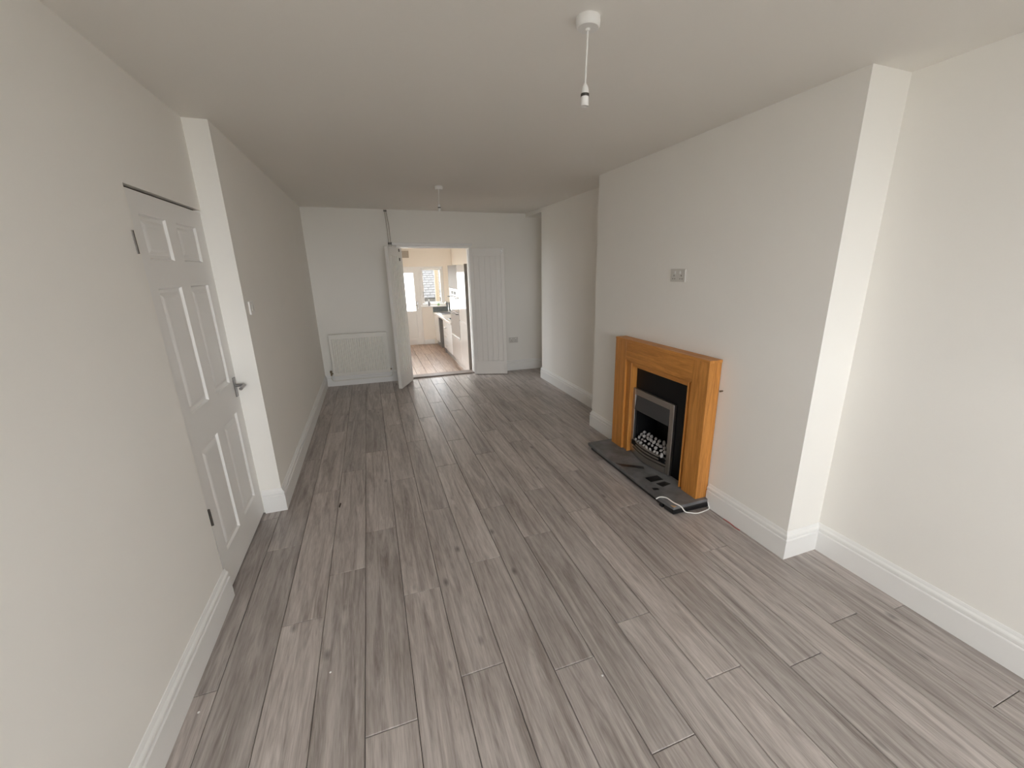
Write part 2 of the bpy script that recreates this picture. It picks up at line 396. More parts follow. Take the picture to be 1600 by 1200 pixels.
# dark pieces painted as the shade in the door gap and the hall behind
struct(B(XL1-.10, XL1-.030, DY0, DY1, Z1+.001, DZ+.002).build('gap_shade_strip', GAPM), 'dark strip painted as the shade in the gap above the left door')
struct(B(XL1-.2, XL1-.16, DY0-.05, DY1+.1, 0, DZ).build('hall_shade_sheet', GAPM), 'dark sheet painted as the unlit hall behind the left door')

# ---- double leaves at the kitchen doorway
def boarded_leaf(name, hx, hyy, ang, width, label, side):
    """leaf modelled along +x from its hinge, face towards -y, then swung by ang"""
    fn = rot_about(hx, hyy, ang); r = empty(name, (hx, hyy, 0), label, kind='structure')
    z0, z1, t = .008, 1.935, .036
    B(hx+.001, hx+width-.001, hyy+.002, hyy+t-.002, z0+.001, z1-.001).xf(fn).build('core', LEAFW, r)
    fs = -1 if side < 0 else 1
    def face(y): return hyy+.004-y if side < 0 else hyy+t-.004+y
    def slab(name, a, b, za, zb, d):
        y0, y1 = sorted((face(0), face(d)))
        B(a, b, y0, y1, za, zb).xf(fn).build(name, LEAFW, r, .0025, False, 1)
    sw = .055; bz0, bz1 = .22, 1.82
    slab('stile', hx, hx+sw, z0, z1, .016); slab('stile', hx+width-sw, hx+width, z0, z1, .016)
    slab('rail', hx+sw, hx+width-sw, z0, bz0, .016); slab('rail', hx+sw, hx+width-sw, bz1, z1, .016)
    n = 5; bwid = (width-2*sw)/n
    for i in range(n): slab('board', hx+sw+i*bwid+.010, hx+sw+(i+1)*bwid-.010, bz0+.001, bz1-.001, .015)
    return r, fn
d2, fn2 = boarded_leaf('door_2', OX0-.004, 6.555, math.radians(180+66), .50, 'white boarded door leaf standing open into the room', 1)
hx, hyy = OX0-.004, 6.555
for zz in (1.90, 1.78): B(hx+.10, hx+.125, hyy+.046, hyy+.054, zz-.02, zz+.02).xf(fn2).build('bolt', HINGE, d2)
d3, fn3 = boarded_leaf('door_3', OX1-.02, 6.545, math.radians(-19), .53, 'white boarded door leaf folded back against the end wall', -1)
hx, hyy = OX1-.02, 6.545
c_ = B(hx+.475, hx+.515, hyy-.022, hyy-.012, 1.86, 1.925).xf(fn3).build('catch', PLAST, d3, .003)
B(hx+.488, hx+.502, hyy-.027, hyy-.020, 1.885, 1.90).xf(fn3).build('bolt', CHROME, c_, .002)

# ================================================================== KITCHEN SHELL
kf = struct(B(KX0-.2, KX1+.3, 6.75, KYB+.3, KZ-.06, KZ-.009).build('floor_kitchen', UNDER), 'warm brown laminate floor of the kitchen')
x = KX0-.1; i = 0
while x < KX1+.1:
    y = 6.78 - random.random()*1.2
    while y < KYB:
        a, b = max(y, 6.78), min(y+1.26, KYB+.05)
        if b-a > .03: plank(x, a, b, .19, kf, KPLANK, zt=KZ)
        y += 1.26
    x += .19
# door + window openings in the kitchen end wall
KDX0, KDX1 = .345, 1.235; KWX0, KWX1 = 1.235, 1.842; KWZ0, KWT = kz(.862), 1.716
w = MB().box(KX0-.2, KDX0, KYB, KYB+.22, KZ, KH+.1).box(KWX1, KX1+.2, KYB, KYB+.22, KZ, KH+.1).box(KDX0, KWX1, KYB, KYB+.22, KWT, KH+.1).box(KWX0, KWX1, KYB, KYB+.22, KZ, KWZ0)
struct(w.build('wall_kitchen_end', KPAINT), 'pale kitchen end wall above the back door')
struct(B(KX1, KX1+.2, 6.70, KYB+.2, KZ, KH+.1).build('wall_kitchen_right', KPAINT), 'pale kitchen wall behind the units')
SW0, SW1, SWZ0, SWZ1 = 6.98, 8.35, .35, 2.12  # side window out of view, added to brighten the kitchen
struct(MB().box(KX0-.2, KX0, 6.70, SW0, KZ, KH+.1).box(KX0-.2, KX0, SW1, KYB+.2, KZ, KH+.1).box(KX0-.2, KX0, SW0, SW1, KZ, SWZ0).box(KX0-.2, KX0, SW0, SW1, SWZ1, KH+.1).build('wall_kitchen_left', KPAINT), 'pale kitchen wall on the left')
w3 = empty('window_3_added', (KX0-.1, (SW0+SW1)/2, SWZ0), 'unseen white framed side window added to brighten the kitchen', kind='structure')
MB().box(KX0-.13, KX0-.06, SW0, SW0+.06, SWZ0, SWZ1).box(KX0-.13, KX0-.06, SW1-.06, SW1, SWZ0, SWZ1).box(KX0-.13, KX0-.06, SW0+.06, SW1-.06, SWZ0, SWZ0+.06).box(KX0-.13, KX0-.06, SW0+.06, SW1-.06, SWZ1-.06, SWZ1).build('window_frame', UPVC, w3, .004)
for ya_, yb_ in ((SW0+.06, (SW0+SW1)/2-.025), ((SW0+SW1)/2+.025, SW1-.06)): B(KX0-.10, KX0-.09, ya_, yb_, SWZ0+.06, SWZ1-.06).build('pane', GLASS, w3)
for q in ((SW0+SW1)/2,): B(KX0-.13, KX0-.06, q-.025, q+.025, SWZ0+.06, SWZ1-.06).build('mullion', UPVC, w3, .004)
portal('kitchen_side_portal', (KX0-.21, (SW0+SW1)/2, (SWZ0+SWZ1)/2), (SWZ1-SWZ0, SW1-SW0), (0, math.radians(-90), 0))
struct(B(KX0-.2, KX1+.2, 6.80, KYB+.2, KH, KH+.1).build('ceiling_kitchen', CEILP), 'kitchen ceiling')
B_ = B(KWX0+.0, 1.50, KYB-.016, KYB, KZ, KZ+.12); struct(B_.build('baseboard_kitchen', GLOSSW, None, .004), 'white skirting under the kitchen window')
# back door
d4 = empty('door_4', ((KDX0+KDX1)/2, KYB+.06, KZ), 'white half-glazed back door of the kitchen', kind='structure')
f0, f1 = KYB+.03, KYB+.10
MB().box(KDX0, KDX0+.05, f0, f1, KZ, KWT).box(KDX1-.045, KDX1, f0, f1, KZ, KWT).box(KDX0+.05, KDX1-.045, f0, f1, KWT-.05, KWT).box(KDX0+.05, KDX1-.045, f0, f1, KZ, KZ+.035).build('door_frame', UPVC, d4, .004)
a, b = KDX0+.0495, KDX1-.0445; l0, l1 = f0-.012, f1-.02; zb, zt = KZ+.0345, KWT-.0495
gz0, gz1 = kz(.758), kz(1.574)
lf = MB().box(a, a+.10, l0, l1, zb, zt).box(b-.10, b, l0, l1, zb, zt).box(a+.10, b-.10, l0, l1, zb, zb+.12).box(a+.10, b-.10, l0, l1, gz0-.085, gz0).box(a+.10, b-.10, l0, l1, gz1, zt)
lf.build('sash', UPVC, d4, .004)
B(a+.10, b-.10, l0+.025, l0+.033, gz0, gz1).build('pane', FROST, d4)
lp = B(a+.10, b-.10, l0+.014, l1-.01, zb+.12, gz0-.085).build('lower_panel', UPVC, d4)
hb = B(b-.065, b-.035, l0-.008, l0, kz(.88)-.09, kz(.88)+.09).build('door_handle', CHROME, d4, .002)
MB().tube([(b-.05, l0, kz(.88)), (b-.05, l0-.05, kz(.88)), (b-.058, l0-.055, kz(.88)), (b-.16, l0-.055, kz(.88))], .009, 8).build('lever', CHROME, hb, 0, True)
portal('back_door_portal', ((KDX0+KDX1)/2, KYB+.24, (gz0+gz1)/2), (KDX1-KDX0-.3, gz1-gz0), (math.radians(-90), 0, 0))
# kitchen window
w2 = window('window_2', KWX0+.002, KWX1, KWZ0, KWT, KYB+.07, .07, [], [], 'white framed kitchen window over the sink', UPVC, .05)
MB().box(KWX0+.055, KWX0+.09, KYB+.025, KYB+.075, KWZ0+.055, KWT-.055).box(KWX1-.085, KWX1-.05, KYB+.025, KYB+.075, KWZ0+.055, KWT-.055).box(KWX0+.09, KWX1-.085, KYB+.025, KYB+.075, KWZ0+.055, KWZ0+.09).box(KWX0+.09, KWX1-.085, KYB+.025, KYB+.075, KWT-.09, KWT-.055).build('casement', UPVC, w2, .003)
MB().box(KWX0+.062, KWX0+.082, KYB-.0, KYB+.025, kz(1.13), kz(1.17)).box(KWX0+.066, KWX0+.078, KYB-.012, KYB+.002, kz(1.06), kz(1.17)).build('window_handle', STEEL, w2, .002)
struct(B(KWX0-.02, KWX1+.02, KYB-.09, KYB+.04, KWZ0-.03, KWZ0+.001).build('trim_7', GLOSSW, None, .005), 'white kitchen window sill')
portal('kitchen_window_portal', ((KWX0+KWX1)/2, KYB+.24, (KWZ0+KWT)/2), (KWX1-KWX0, KWT-KWZ0), (math.radians(-90), 0, 0))

# ---- outside
struct(B(-40, 40, -40, 50, KZ-.35, KZ-.10).build('ground', GROUND), 'paved ground outside the house')

# ================================================================== FIREPLACE
hz = .062
h = empty('hearth', (1.93, 2.65, 0), 'dusty black hearth slab with chipped near corner under the fire surround', 'hearth')
MB().prism([(1.768, 2.17), (1.768, 3.25), (2.088, 3.25), (2.088, 2.04), (1.785, 2.04)], .036, hz).build('slab', SLATE, h, .003)
MB().prism([(1.792, 2.19), (1.792, 3.225), (2.07, 3.225), (2.07, 2.18)], 0, .036).build('base', SLATEB, h, .002)
MB().prism([(1.782, 2.036), (1.775, 2.13), (2.075, 2.13), (2.09, 2.03)], .004, .040).build('broken_end', SLATEB, h, .006, False, 2)
B(1.772, 1.80, 2.145, 2.18, 0, .036).build('foot', SLATEB, h, .006)
MB().prism([(1.779, 2.034), (1.776, 2.062), (1.792, 2.052), (1.806, 2.036)], .0635, .0655).build('bare_chip', CHIP, h)
PATCH = [[(1.778, 2.769), (1.956, 2.636), (1.937, 2.597), (1.797, 2.707)], [(1.852, 2.465), (1.964, 2.465), (1.965, 2.389), (1.853, 2.39)], [(1.876, 2.358), (1.955, 2.36), (1.975, 2.314), (1.891, 2.296)], [(1.804, 2.312), (1.845, 2.295), (1.838, 2.271), (1.799, 2.284)]]
for p in PATCH: MB().prism(p, hz, hz+.0012).build('clean_patch', SLATEB, h)

XF = 1.990
s_ = empty('fire_surround', (2.04, 2.63, hz), 'plain oak fire surround standing on the black hearth', 'fire surround')
SY0, SY1, SZ = 2.068, 3.195, 1.056
YI0, YI1, ZI = 2.262, 2.948, .836        # inner opening
YM0, YM1, ZM = 2.218, 3.030, .882        # step between flat frame and inner bead
XW = XC-.004
B(XF, XW, SY0, YM0, hz, SZ-.018).build('post', OAK, s_, .0015)
B(XF, XW, YM1, SY1, hz, SZ-.018).build('post', OAK, s_, .0015)
B(XF+.001, XW, YM0+.0005, YM1-.0005, ZM, SZ-.018).build('header', OAKH, s_, .0015)
B(XF-.002, XW+.002, SY0-.002, SY1+.002, SZ-.018, SZ).build('top_shelf', OAKH, s_, .002)
for (ya, yb_) in ((YI0, YM0), (YI1, YM1)):
    a, b = sorted((ya, yb_)); c = (a, a+.02) if ya < yb_ else (a, a+.02)
    B(XF+.018, XW-.02, a+.0005, b-.0005, hz, ZM-.0005).build('inner_frame', OAK, s_, .004)
    q = b-.014 if ya == YI0 else a
    B(XF+.006, XF+.03, q, q+.014, hz, ZM-.001).build('bead', OAK, s_, .004)
B(XF+.018, XW-.02, YI0, YI1, ZI, ZM-.0005).build('inner_frame', OAKH, s_, .004)
B(XF+.006, XF+.03, YM0+.014, YM1-.014, ZM-.015, ZM-.001).build('bead', OAKH, s_, .004)
bp_ = MB(); XBP = 2.058
bp_.box(XBP, XW, YI0-.02, FBY0+.005, hz, ZI+.01).box(XBP, XW, FBY1-.005, YI1+.02, hz, ZI+.01).box(XBP, XW, FBY0+.005, FBY1-.005, FBZ-.01, ZI+.01)
bp_.build('back_panel', BLACK, s_)

# ---- electric fire
e = empty('electric_fire', (2.05, 2.69, hz), 'brushed steel inset electric fire with pale coals in the oak surround', 'fire')
EY0, EY1, EZ0, EZ1 = 2.415, 2.962, .066, .648; EX = 2.030; bw_ = .048
IY0, IY1 = EY0+bw_, EY1-bw_
B(EX, XBP, EY0, IY0, EZ0, EZ1).build('bezel_side', STEEL, e, .004)
B(EX, XBP, IY1, EY1, EZ0, EZ1).build('bezel_side', STEEL, e, .004)
B(EX+.0005, XBP, IY0, IY1, EZ1-.052, EZ1).build('bezel_top', STEEL, e, .004)
MB().prism_y([(EX+.016, EZ1-.053), (EX-.004, EZ1-.180), (EX+.002, EZ1-.186), (EX+.045, EZ1-.06)], IY0+.004, IY1-.004).build('canopy', DARKST, e, .002)
fb = MB(); zb_, zt_ = .07, EZ1-.055; xb = XC+.15
fb.add([(XBP, IY0, zb_), (XBP, IY1, zb_), (XBP, IY1, zt_), (XBP, IY0, zt_), (xb, IY0+.04, zb_), (xb, IY1-.04, zb_), (xb, IY1-.04, zt_), (xb, IY0+.04, zt_)],
       [(4, 5, 6, 7), (0, 4, 7, 3), (1, 2, 6, 5), (3, 7, 6, 2), (0, 1, 5, 4)])
fb.build('firebox', BLACK, e)
# bowed louvre front
n = 16
def bow(u): return EX - .004 - .034*math.sin(math.pi*u)
def bowed(name, z0, z1, dx, material):
    vs = []; fs = []
    for i in range(n+1):
        u = i/n; yy = IY0 + (IY1-IY0)*u; x_ = bow(u)+dx
        vs += [(x_, yy, z0), (x_, yy, z1), (x_+.02, yy, z1), (x_+.02, yy, z0)]
    for i in range(n):
        for k in range(4): fs.append((i*4+k, i*4+4+k, i*4+4+(k+1) % 4, i*4+(k+1) % 4))
    fs += [(0, 1, 2, 3), (n*4+3, n*4+2, n*4+1, n*4)]
    return MB().add(vs, fs).build(name, material, e, .0015)
bowed('front_plinth', .066, .118, 0, STEEL)
bowed('louvre', .128, .142, .002, STEEL); bowed('louvre', .155, .168, .004, STEEL); bowed('louvre_top', .182, .194, .003, STEEL)
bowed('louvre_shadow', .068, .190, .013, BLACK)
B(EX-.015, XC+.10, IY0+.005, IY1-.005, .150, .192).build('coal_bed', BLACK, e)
COAL = mat('pale_ceramic_coal', (.42, .40, .39), .8, var=.65, vscale=60, bump=.3, bscale=90)
cm = []
for q in range(5):
    random.seed(100+q); vs = []; nlat, nlon = 5, 8
    prof = [(0.35, -1), (.85, -.55), (1, 0), (.8, .6), (.3, 1)]
    for (rr, zz) in prof:
        for k in range(nlon):
            a = 2*math.pi*k/nlon; j = 1+random.uniform(-.16, .16); vs.append((rr*math.cos(a)*j, rr*math.sin(a)*j, zz*j))
    fs = [(i*nlon+k, i*nlon+(k+1) % nlon, (i+1)*nlon+(k+1) % nlon, (i+1)*nlon+k) for i in range(4) for k in range(nlon)]
    fs += [tuple(range(nlon-1, -1, -1)), tuple(4*nlon+k for k in range(nlon))]
    me = bpy.data.meshes.new('coal'); me.from_pydata(vs, [], fs); me.update(); me.materials.append(COAL)
    me.polygons.foreach_set('use_smooth', [True]*len(me.polygons)); cm.append(me)
random.seed(5); we = wloc(e)
for row in range(4):
    nn = 9 - (row % 2)
    for i in range(nn):
        u = (i+.5+random.uniform(-.15, .15))/nn; yy = IY0+.022 + (IY1-IY0-.044)*u
        o = bpy.data.objects.new('coal', random.choice(cm)); COL.objects.link(o); o.parent = e
        o.location = Vector((EX-.002 + row*.031 - .012*math.sin(math.pi*u)*(1-row/4), yy, .200+row*.016+random.uniform(0, .006))) - we
        sc = random.uniform(.65, 1.05); o.scale = (.0155*sc, .0215*sc*random.uniform(.8, 1.2), .0145*sc)
        o.rotation_euler = (random.uniform(0, 6), random.uniform(-.5, .5), random.uniform(0, 6))

def smooth_path(pts, n=8):
    P = [Vector(p) for p in pts]; P = [P[0]] + P + [P[-1]]; out = []
    for i in range(1, len(P)-2):
        for k in range(n):
            t = k/n; a, b, c, d_ = P[i-1:i+3]
            out.append(.5*((2*b) + (-a+c)*t + (2*a-5*b+4*c-d_)*t*t + (-a+3*b-3*c+d_)*t**3))
    out.append(P[-2]); return out
tag(MB().tube(smooth_path([(1.752, 2.19, .050), (1.775, 2.178, .067), (1.81, 2.15, .0675), (1.815, 2.082, .0675), (1.838, 2.032, .060), (1.866, 2.016, .022), (1.916, 2.008, .0055), (1.951, 1.990, .0055), (2.015, 1.995, .0055), (2.066, 2.008, .0055), (2.072, 2.022, .02), (2.069, 2.028, .045)]), .0042, 8).build('power_cable', WFLEX, None, 0, True),
    'white power cable trailing over the near end of the hearth', 'cable')
tag(MB().tube(smooth_path([(2.066, 1.875, .003), (2.068, 1.82, .0035), (2.060, 1.77, .003), (2.064, 1.735, .003)]), .0022, 6).build('wire_offcut', REDW, None, 0, True), 'thin red wire offcut on the floor along the chimney skirting', 'wire')
tag(MB().tube([(XC+.003, 2.040, .852), (XC-.022, 2.040, .852)], [.004, .006], 8).build('wall_screw', BRASS), 'small dark screw in the wall beside the oak surround', 'screw')

# ================================================================== ELECTRICS
def faceplate_x(name, xw, yc, zc, w_, h_, label, cat, kind_, sgn=-1):
    """plate on a wall facing sgn*x"""
    r = empty(name, (xw, yc, zc-h_/2), label, cat)
    def bx(nm, d0, d1, y0, y1, z0, z1, mt, pr, bv=.001):
        a, b = sorted((xw+sgn*d0, xw+sgn*d1)); return B(a, b, y0, y1, z0, z1).build(nm, mt, pr, bv)
    p = bx('faceplate', 0, .010, yc-w_/2, yc+w_/2, zc-h_/2, zc+h_/2, FACEP if kind_ == 'socket' else PLAST, r, .002)
    if kind_ == 'socket':
        for s in (-1, 1):
            c = yc+s*w_*.25
            bx('rocker_switch', .010, .0135, c-s*.012-.006, c-s*.012+.006, zc+.010, zc+.030, PLAST, r)
            bx('pin_hole', .0098, .0104, c-.003, c+.003, zc-.006, zc+.004, BLACK, r, 0)
            for q in (-1, 1): bx('pin_hole', .0098, .0104, c+q*.011-.0035, c+q*.011+.0035, zc-.026, zc-.020, BLACK, r, 0)
    else: bx('rocker_switch', .010, .014, yc-.014, yc+.014, zc-.018, zc+.018, FACEP, r)
    return r
faceplate_x('double_socket', XC, 2.567, 1.576, .155, .087, 'double wall socket high on the chimney breast above the fireplace', 'socket', 'socket')
faceplate_x('light_switch', XL2, 3.262, 1.410, .10, .085, 'white light switch on the left wall beyond the pier', 'light switch', 'switch', 1)
r = empty('double_socket', (2.145, YB(2.145), .46), 'double wall socket low on the end wall right of the open door leaf', 'socket')
yw = YB(2.145)
B(2.070, 2.220, yw-.010, yw+.002, .463, .553).build('faceplate', FACEP, r, .002)
for s in (-1, 1):
    c = 2.145+s*.037
    B(c-.006, c+.006, yw-.0135, yw-.010, .520, .540).build('rocker_switch', PLAST, r)
    B(c-.003, c+.003, yw-.0104, yw-.0098, .505, .514).build('pin_hole', BLACK, r)
    for q in (-1, 1): B(c+q*.011-.0035, c+q*.011+.0035, yw-.0104, yw-.0098, .482, .488).build('pin_hole', BLACK, r)

def pendant(px, py, drop, label, dx=0.):
    r = empty('pendant_lamp_holder', (px, py, H-.03), label, 'ceiling light')
    MB().lathe([(.0405, H+.002), (.0405, H-.006), (.042, H-.010), (.0405, H-.026), (.036, H-.031), (.008, H-.032), (.007, H-.038), (.003, H-.040)], (px, py, 0), 'z', 32).build('ceiling_rose', PLAST, r, 0, True)
    zt = H-drop+.066
    MB().tube([(px, py, H-.036), (px+dx, py, zt)], .0028, 8).build('flex', WFLEX, r, 0, True)
    x = px+dx
    MB().lathe([(.003, zt+.004), (.006, zt), (.0105, zt-.008), (.0125, zt-.018), (.013, zt-.028)], (x, py, 0), 'z', 20).build('cap', PLAST, r, 0, True)
    MB().lathe([(.0145, zt-.028), (.0150, zt-.031), (.0150, zt-.034), (.0145, zt-.037)], (x, py, 0), 'z', 20).build('shade_ring', HINGE, r, 0, True)
    MB().lathe([(.0132, zt-.037), (.0138, zt-.060), (.0142, zt-.066), (.0115, zt-.066), (.011, zt-.045)], (x, py, 0), 'z', 20).build('bulb_socket', PLAST, r, 0, True)
    return r
pendant(.796, 1.545, .262, 'bare pendant lamp holder hanging from the near ceiling, no bulb', -.006)
pendant(.776, 4.72, .236, 'small bare pendant lamp holder far down the room near the kitchen doorway', -.006)

# ================================================================== RADIATOR AND PIPES
ryf = 6.545
rad = empty('radiator', (-.21, 6.60, .13), 'white fluted panel radiator on the end wall left of the kitchen doorway', 'radiator')
rx0, rx1, rz0, rz1 = -.612, .175, .165, .765
vs = []; fs = []; nfl = 26; prof = []
mx0, mx1 = rx0+.035, rx1-.035
for i in range(nfl):
    a = mx0+(mx1-mx0)*i/nfl; wd = (mx1-mx0)/nfl
    prof += [(a, 0), (a+wd*.22, -.009), (a+wd*.62, -.009), (a+wd*.84, 0)]
prof.append((mx1, 0))
for x_, d_ in prof: vs += [(x_, ryf+.008+d_, rz0+.045), (x_, ryf+.008+d_, rz1-.06), (x_, ryf+.02, rz0+.045), (x_, ryf+.02, rz1-.06)]
for i in range(len(prof)-1):
    a = i*4; fs += [(a, a+4, a+5, a+1), (a+2, a+3, a+7, a+6), (a+1, a+5, a+7, a+3), (a, a+2, a+6, a+4)]
MB().add(vs, fs).build('fluted_panel', ENAMEL, rad)
B(rx0, rx1, ryf+.009, ryf+.035, rz0, rz1).build('panel', ENAMEL, rad, .006)
B(rx0+.004, rx1-.004, ryf+.004, ryf+.05, rz1-.004, rz1+.006).build('top_grille', ENAMEL, rad, .002)
for q in (rx0+.15, rx1-.15): B(q-.015, q+.015, ryf+.03, YB(q)+.003, rz0+.1, rz1-.1).build('bracket', ENAMEL, rad)
for sx, xv in ((-1, rx0-.028), (1, rx1+.028)):
    v = MB().tube([(xv-sx*.032, ryf+.03, .205), (xv, ryf+.03, .205)], .009, 10).build('valve', BRASS, rad, 0, True)
    MB().lathe([(.012, .178), (.012, .196), (.009, .20), (.009, .212), (.014, .216), (.014, .245), (.010, .25)], (xv, ryf+.03, 0), 'z', 14).build('valve_cap', PLAST if sx > 0 else BRASS, v, 0, True)
    MB().tube(smooth_path([(xv, ryf+.03, .18), (xv, ryf+.03, .13), (xv-sx*.02, ryf+.045, .095), (xv-sx*.06, ryf+.062, .088), (xv-sx*.2, ryf+.062, .088)], 5), .0075, 10).build('pipe_tail', ENAMEL, rad, 0, True)
MB().tube([(rx0+.16, ryf+.062, .088), (rx1-.16, ryf+.062, .088)], .0075, 10).build('feed_pipe', ENAMEL, rad, 0, True)
for k_, (xa, xb_, lb) in enumerate(((.318, .338, 'thin painted pipe running up the end wall to the ceiling, left of its pair'), (.338, .366, 'thin painted pipe running up the end wall to the ceiling, right of its pair'))):
    yy = YB(.33)-.012
    p = empty('heating_pipe', (xb_, yy, 0), lb, 'pipe')
    MB().tube([(xa, yy, H-.002), (xb_-.006, yy, H-.20), (xb_, yy, 1.9), (xb_, yy, .02)], .0065, 10).build('tube', mat('painted_copper', (.55, .50, .45), .5), p, 0, True)
    B(xb_-.012, xb_+.012, yy-.009, yy+.014, 1.985, 2.015).build('clip', HINGE, p, .002)
    B(xa-.010, xa+.012, yy-.008, yy+.014, H-.03, H-.014).build('clip', HINGE, p, .002)

# ================================================================== KITCHEN UNITS
KF = 1.531                                   # door fronts of the right-hand run
WZ = .572                                    # worktop surface
CB = KX1-.002                                # back of the carcasses
TOE = KZ + .13
def slabx(name, y0, y1, z0, z1, mt, parent, x0=None, x1=None, bv=.002):
    return B(KF if x0 is None else x0, KF+.02 if x1 is None else x1, y0+.0015, y1-.0015, z0, z1).build(name, mt, parent, bv)
def bar(y0, y1, z, parent, mt=DARKST, out=.03):
    return MB().tube([(KF+.002, y0, z), (KF-out, y0, z), (KF-out, y1, z), (KF+.002, y1, z)], .007, 8).build('handle', mt, parent)
Y_T2, Y_T1, Y_DR, Y_GAP0, Y_SK0, Y_END = 7.25, 7.95, 8.88, 9.975, 10.70, KYB-.004
# fridge housing (nearest)
f = empty('tall_fridge_housing', (1.8, 7.6, KZ), 'tall gloss taupe cupboard nearest the doorway in the kitchen', 'cabinet')
B(KF+.021, CB, Y_T2, Y_T1-.002, TOE, kz(1.705)).build('carcass', KGLOSS, f)
slabx('door', Y_T2, Y_T1, kz(.850), kz(1.705), KGLOSS, f); slabx('door', Y_T2, Y_T1, TOE+.01, kz(.838), KGLOSS, f)
B(KF+.05, CB, Y_T2, Y_T1-.002, KZ, TOE).build('plinth', KGLOSS, f)
B(KF-.012, CB, Y_T2-.022, Y_T2-.002, KZ, kz(1.712)).build('end_panel', KDARK, f, .002)
# oven housing
f = empty('oven_housing', (1.8, 8.4, KZ), 'tall grey cupboard unit holding the built-in double oven', 'cabinet')
oz0, oz1 = kz(.520), kz(1.330)
B(KF+.021, CB, Y_T1, Y_DR, TOE, oz0-.002).build('lower_carcass', KGLOSS, f)
B(KF+.021, CB, Y_T1, Y_DR, oz1+.002, kz(1.705)).build('upper_carcass', KGREY, f)
B(CB-.03, CB, Y_T1, Y_DR, oz0-.002, oz1+.002).build('back_panel', KGREY, f)
B(KF+.021, CB-.03, Y_T1, Y_T1+.018, oz0-.002, oz1+.002).build('side_panel', KGREY, f)
B(KF+.021, CB-.03, Y_DR-.018, Y_DR, oz0-.002, oz1+.002).build('side_panel', KGREY, f)
slabx('upper_door', Y_T1, Y_DR, oz1+.006, kz(1.705), KGREY, f); slabx('lower_door', Y_T1, Y_DR, TOE+.01, oz0-.006, KGLOSS, f)
B(KF+.05, CB, Y_T1, Y_DR, KZ, TOE).build('plinth', KGLOSS, f)
o_ = empty('double_oven', (1.8, 8.4, oz0), 'built-in double oven with white control panel and mirrored doors', 'oven')
ya, yb_ = Y_T1+.02, Y_DR-.02
B(KF+.022, CB-.032, ya, yb_, oz0, oz1).build('oven_body', DARKST, o_)
cp = slabx('control_panel', ya, yb_, kz(1.212), oz1, KWHITE, o_)
for q in (.36, .66):
    c = ya+(yb_-ya)*(1-q); B(KF-.004, KF, c-.10, c+.10, kz(1.238), kz(1.290)).build('display', BLACK, cp)
MIRR = mat('mirrored_oven_glass', (.52, .49, .46), .05, .7)
slabx('upper_oven_door', ya, yb_, kz(.956), kz(1.205), MIRR, o_); slabx('main_oven_door', ya, yb_, oz0, kz(.948), MIRR, o_)
bar(ya+.05, yb_-.05, kz(1.188), o_, BLACK, .045); bar(ya+.05, yb_-.05, kz(.932), o_, BLACK, .045)
B(KF-.004, KF+.018, ya, yb_, oz0-.004, oz0+.014).build('bottom_trim', CHROME, o_)
# drawer unit
f = empty('drawer_unit', (1.8, 9.4, KZ), 'white gloss three-drawer kitchen unit beside the oven', 'cabinet')
B(KF+.021, CB, Y_DR+.002, Y_GAP0, TOE, WZ-.04).build('carcass', KWHITE, f)
yd = Y_DR+.42
for z0, z1 in ((.265, .52), (.10, .258), (TOE+.01, .093)):
    g = slabx('drawer', yd, Y_GAP0, z0, z1, KWHITE, f)
    bar((yd+Y_GAP0)/2-.10, (yd+Y_GAP0)/2+.06, (z0+z1)/2-.01, g, STEEL, .025)
slabx('door', Y_DR+.002, yd, TOE+.01, .52, KWHITE, f)
B(KF+.05, CB, Y_DR+.002, Y_GAP0, KZ, TOE).build('plinth', KDARK, f)
# end panel of the appliance space
tag(B(KF+.01, CB, Y_GAP0+.002, Y_GAP0+.02, KZ, WZ-.04).build('end_panel', KDARK), 'dark grey end panel at the empty appliance space', 'panel')
f = empty('sink_unit', (1.8, 11.0, KZ), 'white kitchen sink unit in the far corner under the worktop', 'cabinet')
B(KF+.021, CB, Y_SK0, Y_END, TOE, WZ-.04).build('carcass', KDARK, f)
slabx('door', Y_SK0, Y_END, TOE+.01, WZ-.05, KWHITE, f); B(KF+.05, CB, Y_SK0, Y_END, KZ, TOE).build('plinth', KDARK, f)
tag(B(KF-.02, CB, Y_DR+.002, Y_END, WZ-.04, WZ).build('worktop', WTOP, None, .004), 'pale kitchen worktop along the right-hand units', 'worktop')
k_ = empty('sink', (1.8, 10.9, WZ), 'steel sink set into the far end of the worktop', 'sink')
MB().box(1.60, 2.0, 10.55, 10.60, WZ, WZ+.008).box(1.60, 2.0, 11.20, 11.25, WZ, WZ+.008).box(1.60, 1.63, 10.60, 11.20, WZ, WZ+.008).box(1.97, 2.0, 10.60, 11.20, WZ, WZ+.008).build('rim', STEEL, k_, .003)
B(1.63, 1.97, 10.60, 11.20, WZ+.0005, WZ+.003).build('basin', DARKST, k_)
tp = empty('mixer_tap', (1.86, 11.27, WZ), 'curved chrome mixer tap behind the sink', 'tap')
MB().lathe([(.025, WZ), (.022, WZ+.05), (.014, WZ+.06)], (1.90, 11.27, 0), 'z', 14).build('tap_body', CHROME, tp, 0, True)
MB().tube(smooth_path([(1.90, 11.27, WZ+.05), (1.90, 11.27, WZ+.20), (1.88, 11.24, WZ+.26), (1.83, 11.19, WZ+.27), (1.80, 11.16, WZ+.22)], 5), .011, 8).build('spout', CHROME, tp, 0, True)
hb_ = empty('hob', (1.8, 9.45, WZ), 'black hob on the worktop next to the oven', 'hob')
B(1.60, 2.02, 9.15, 9.75, WZ, WZ+.006).build('glass_top', BLACKG, hb_, .002)
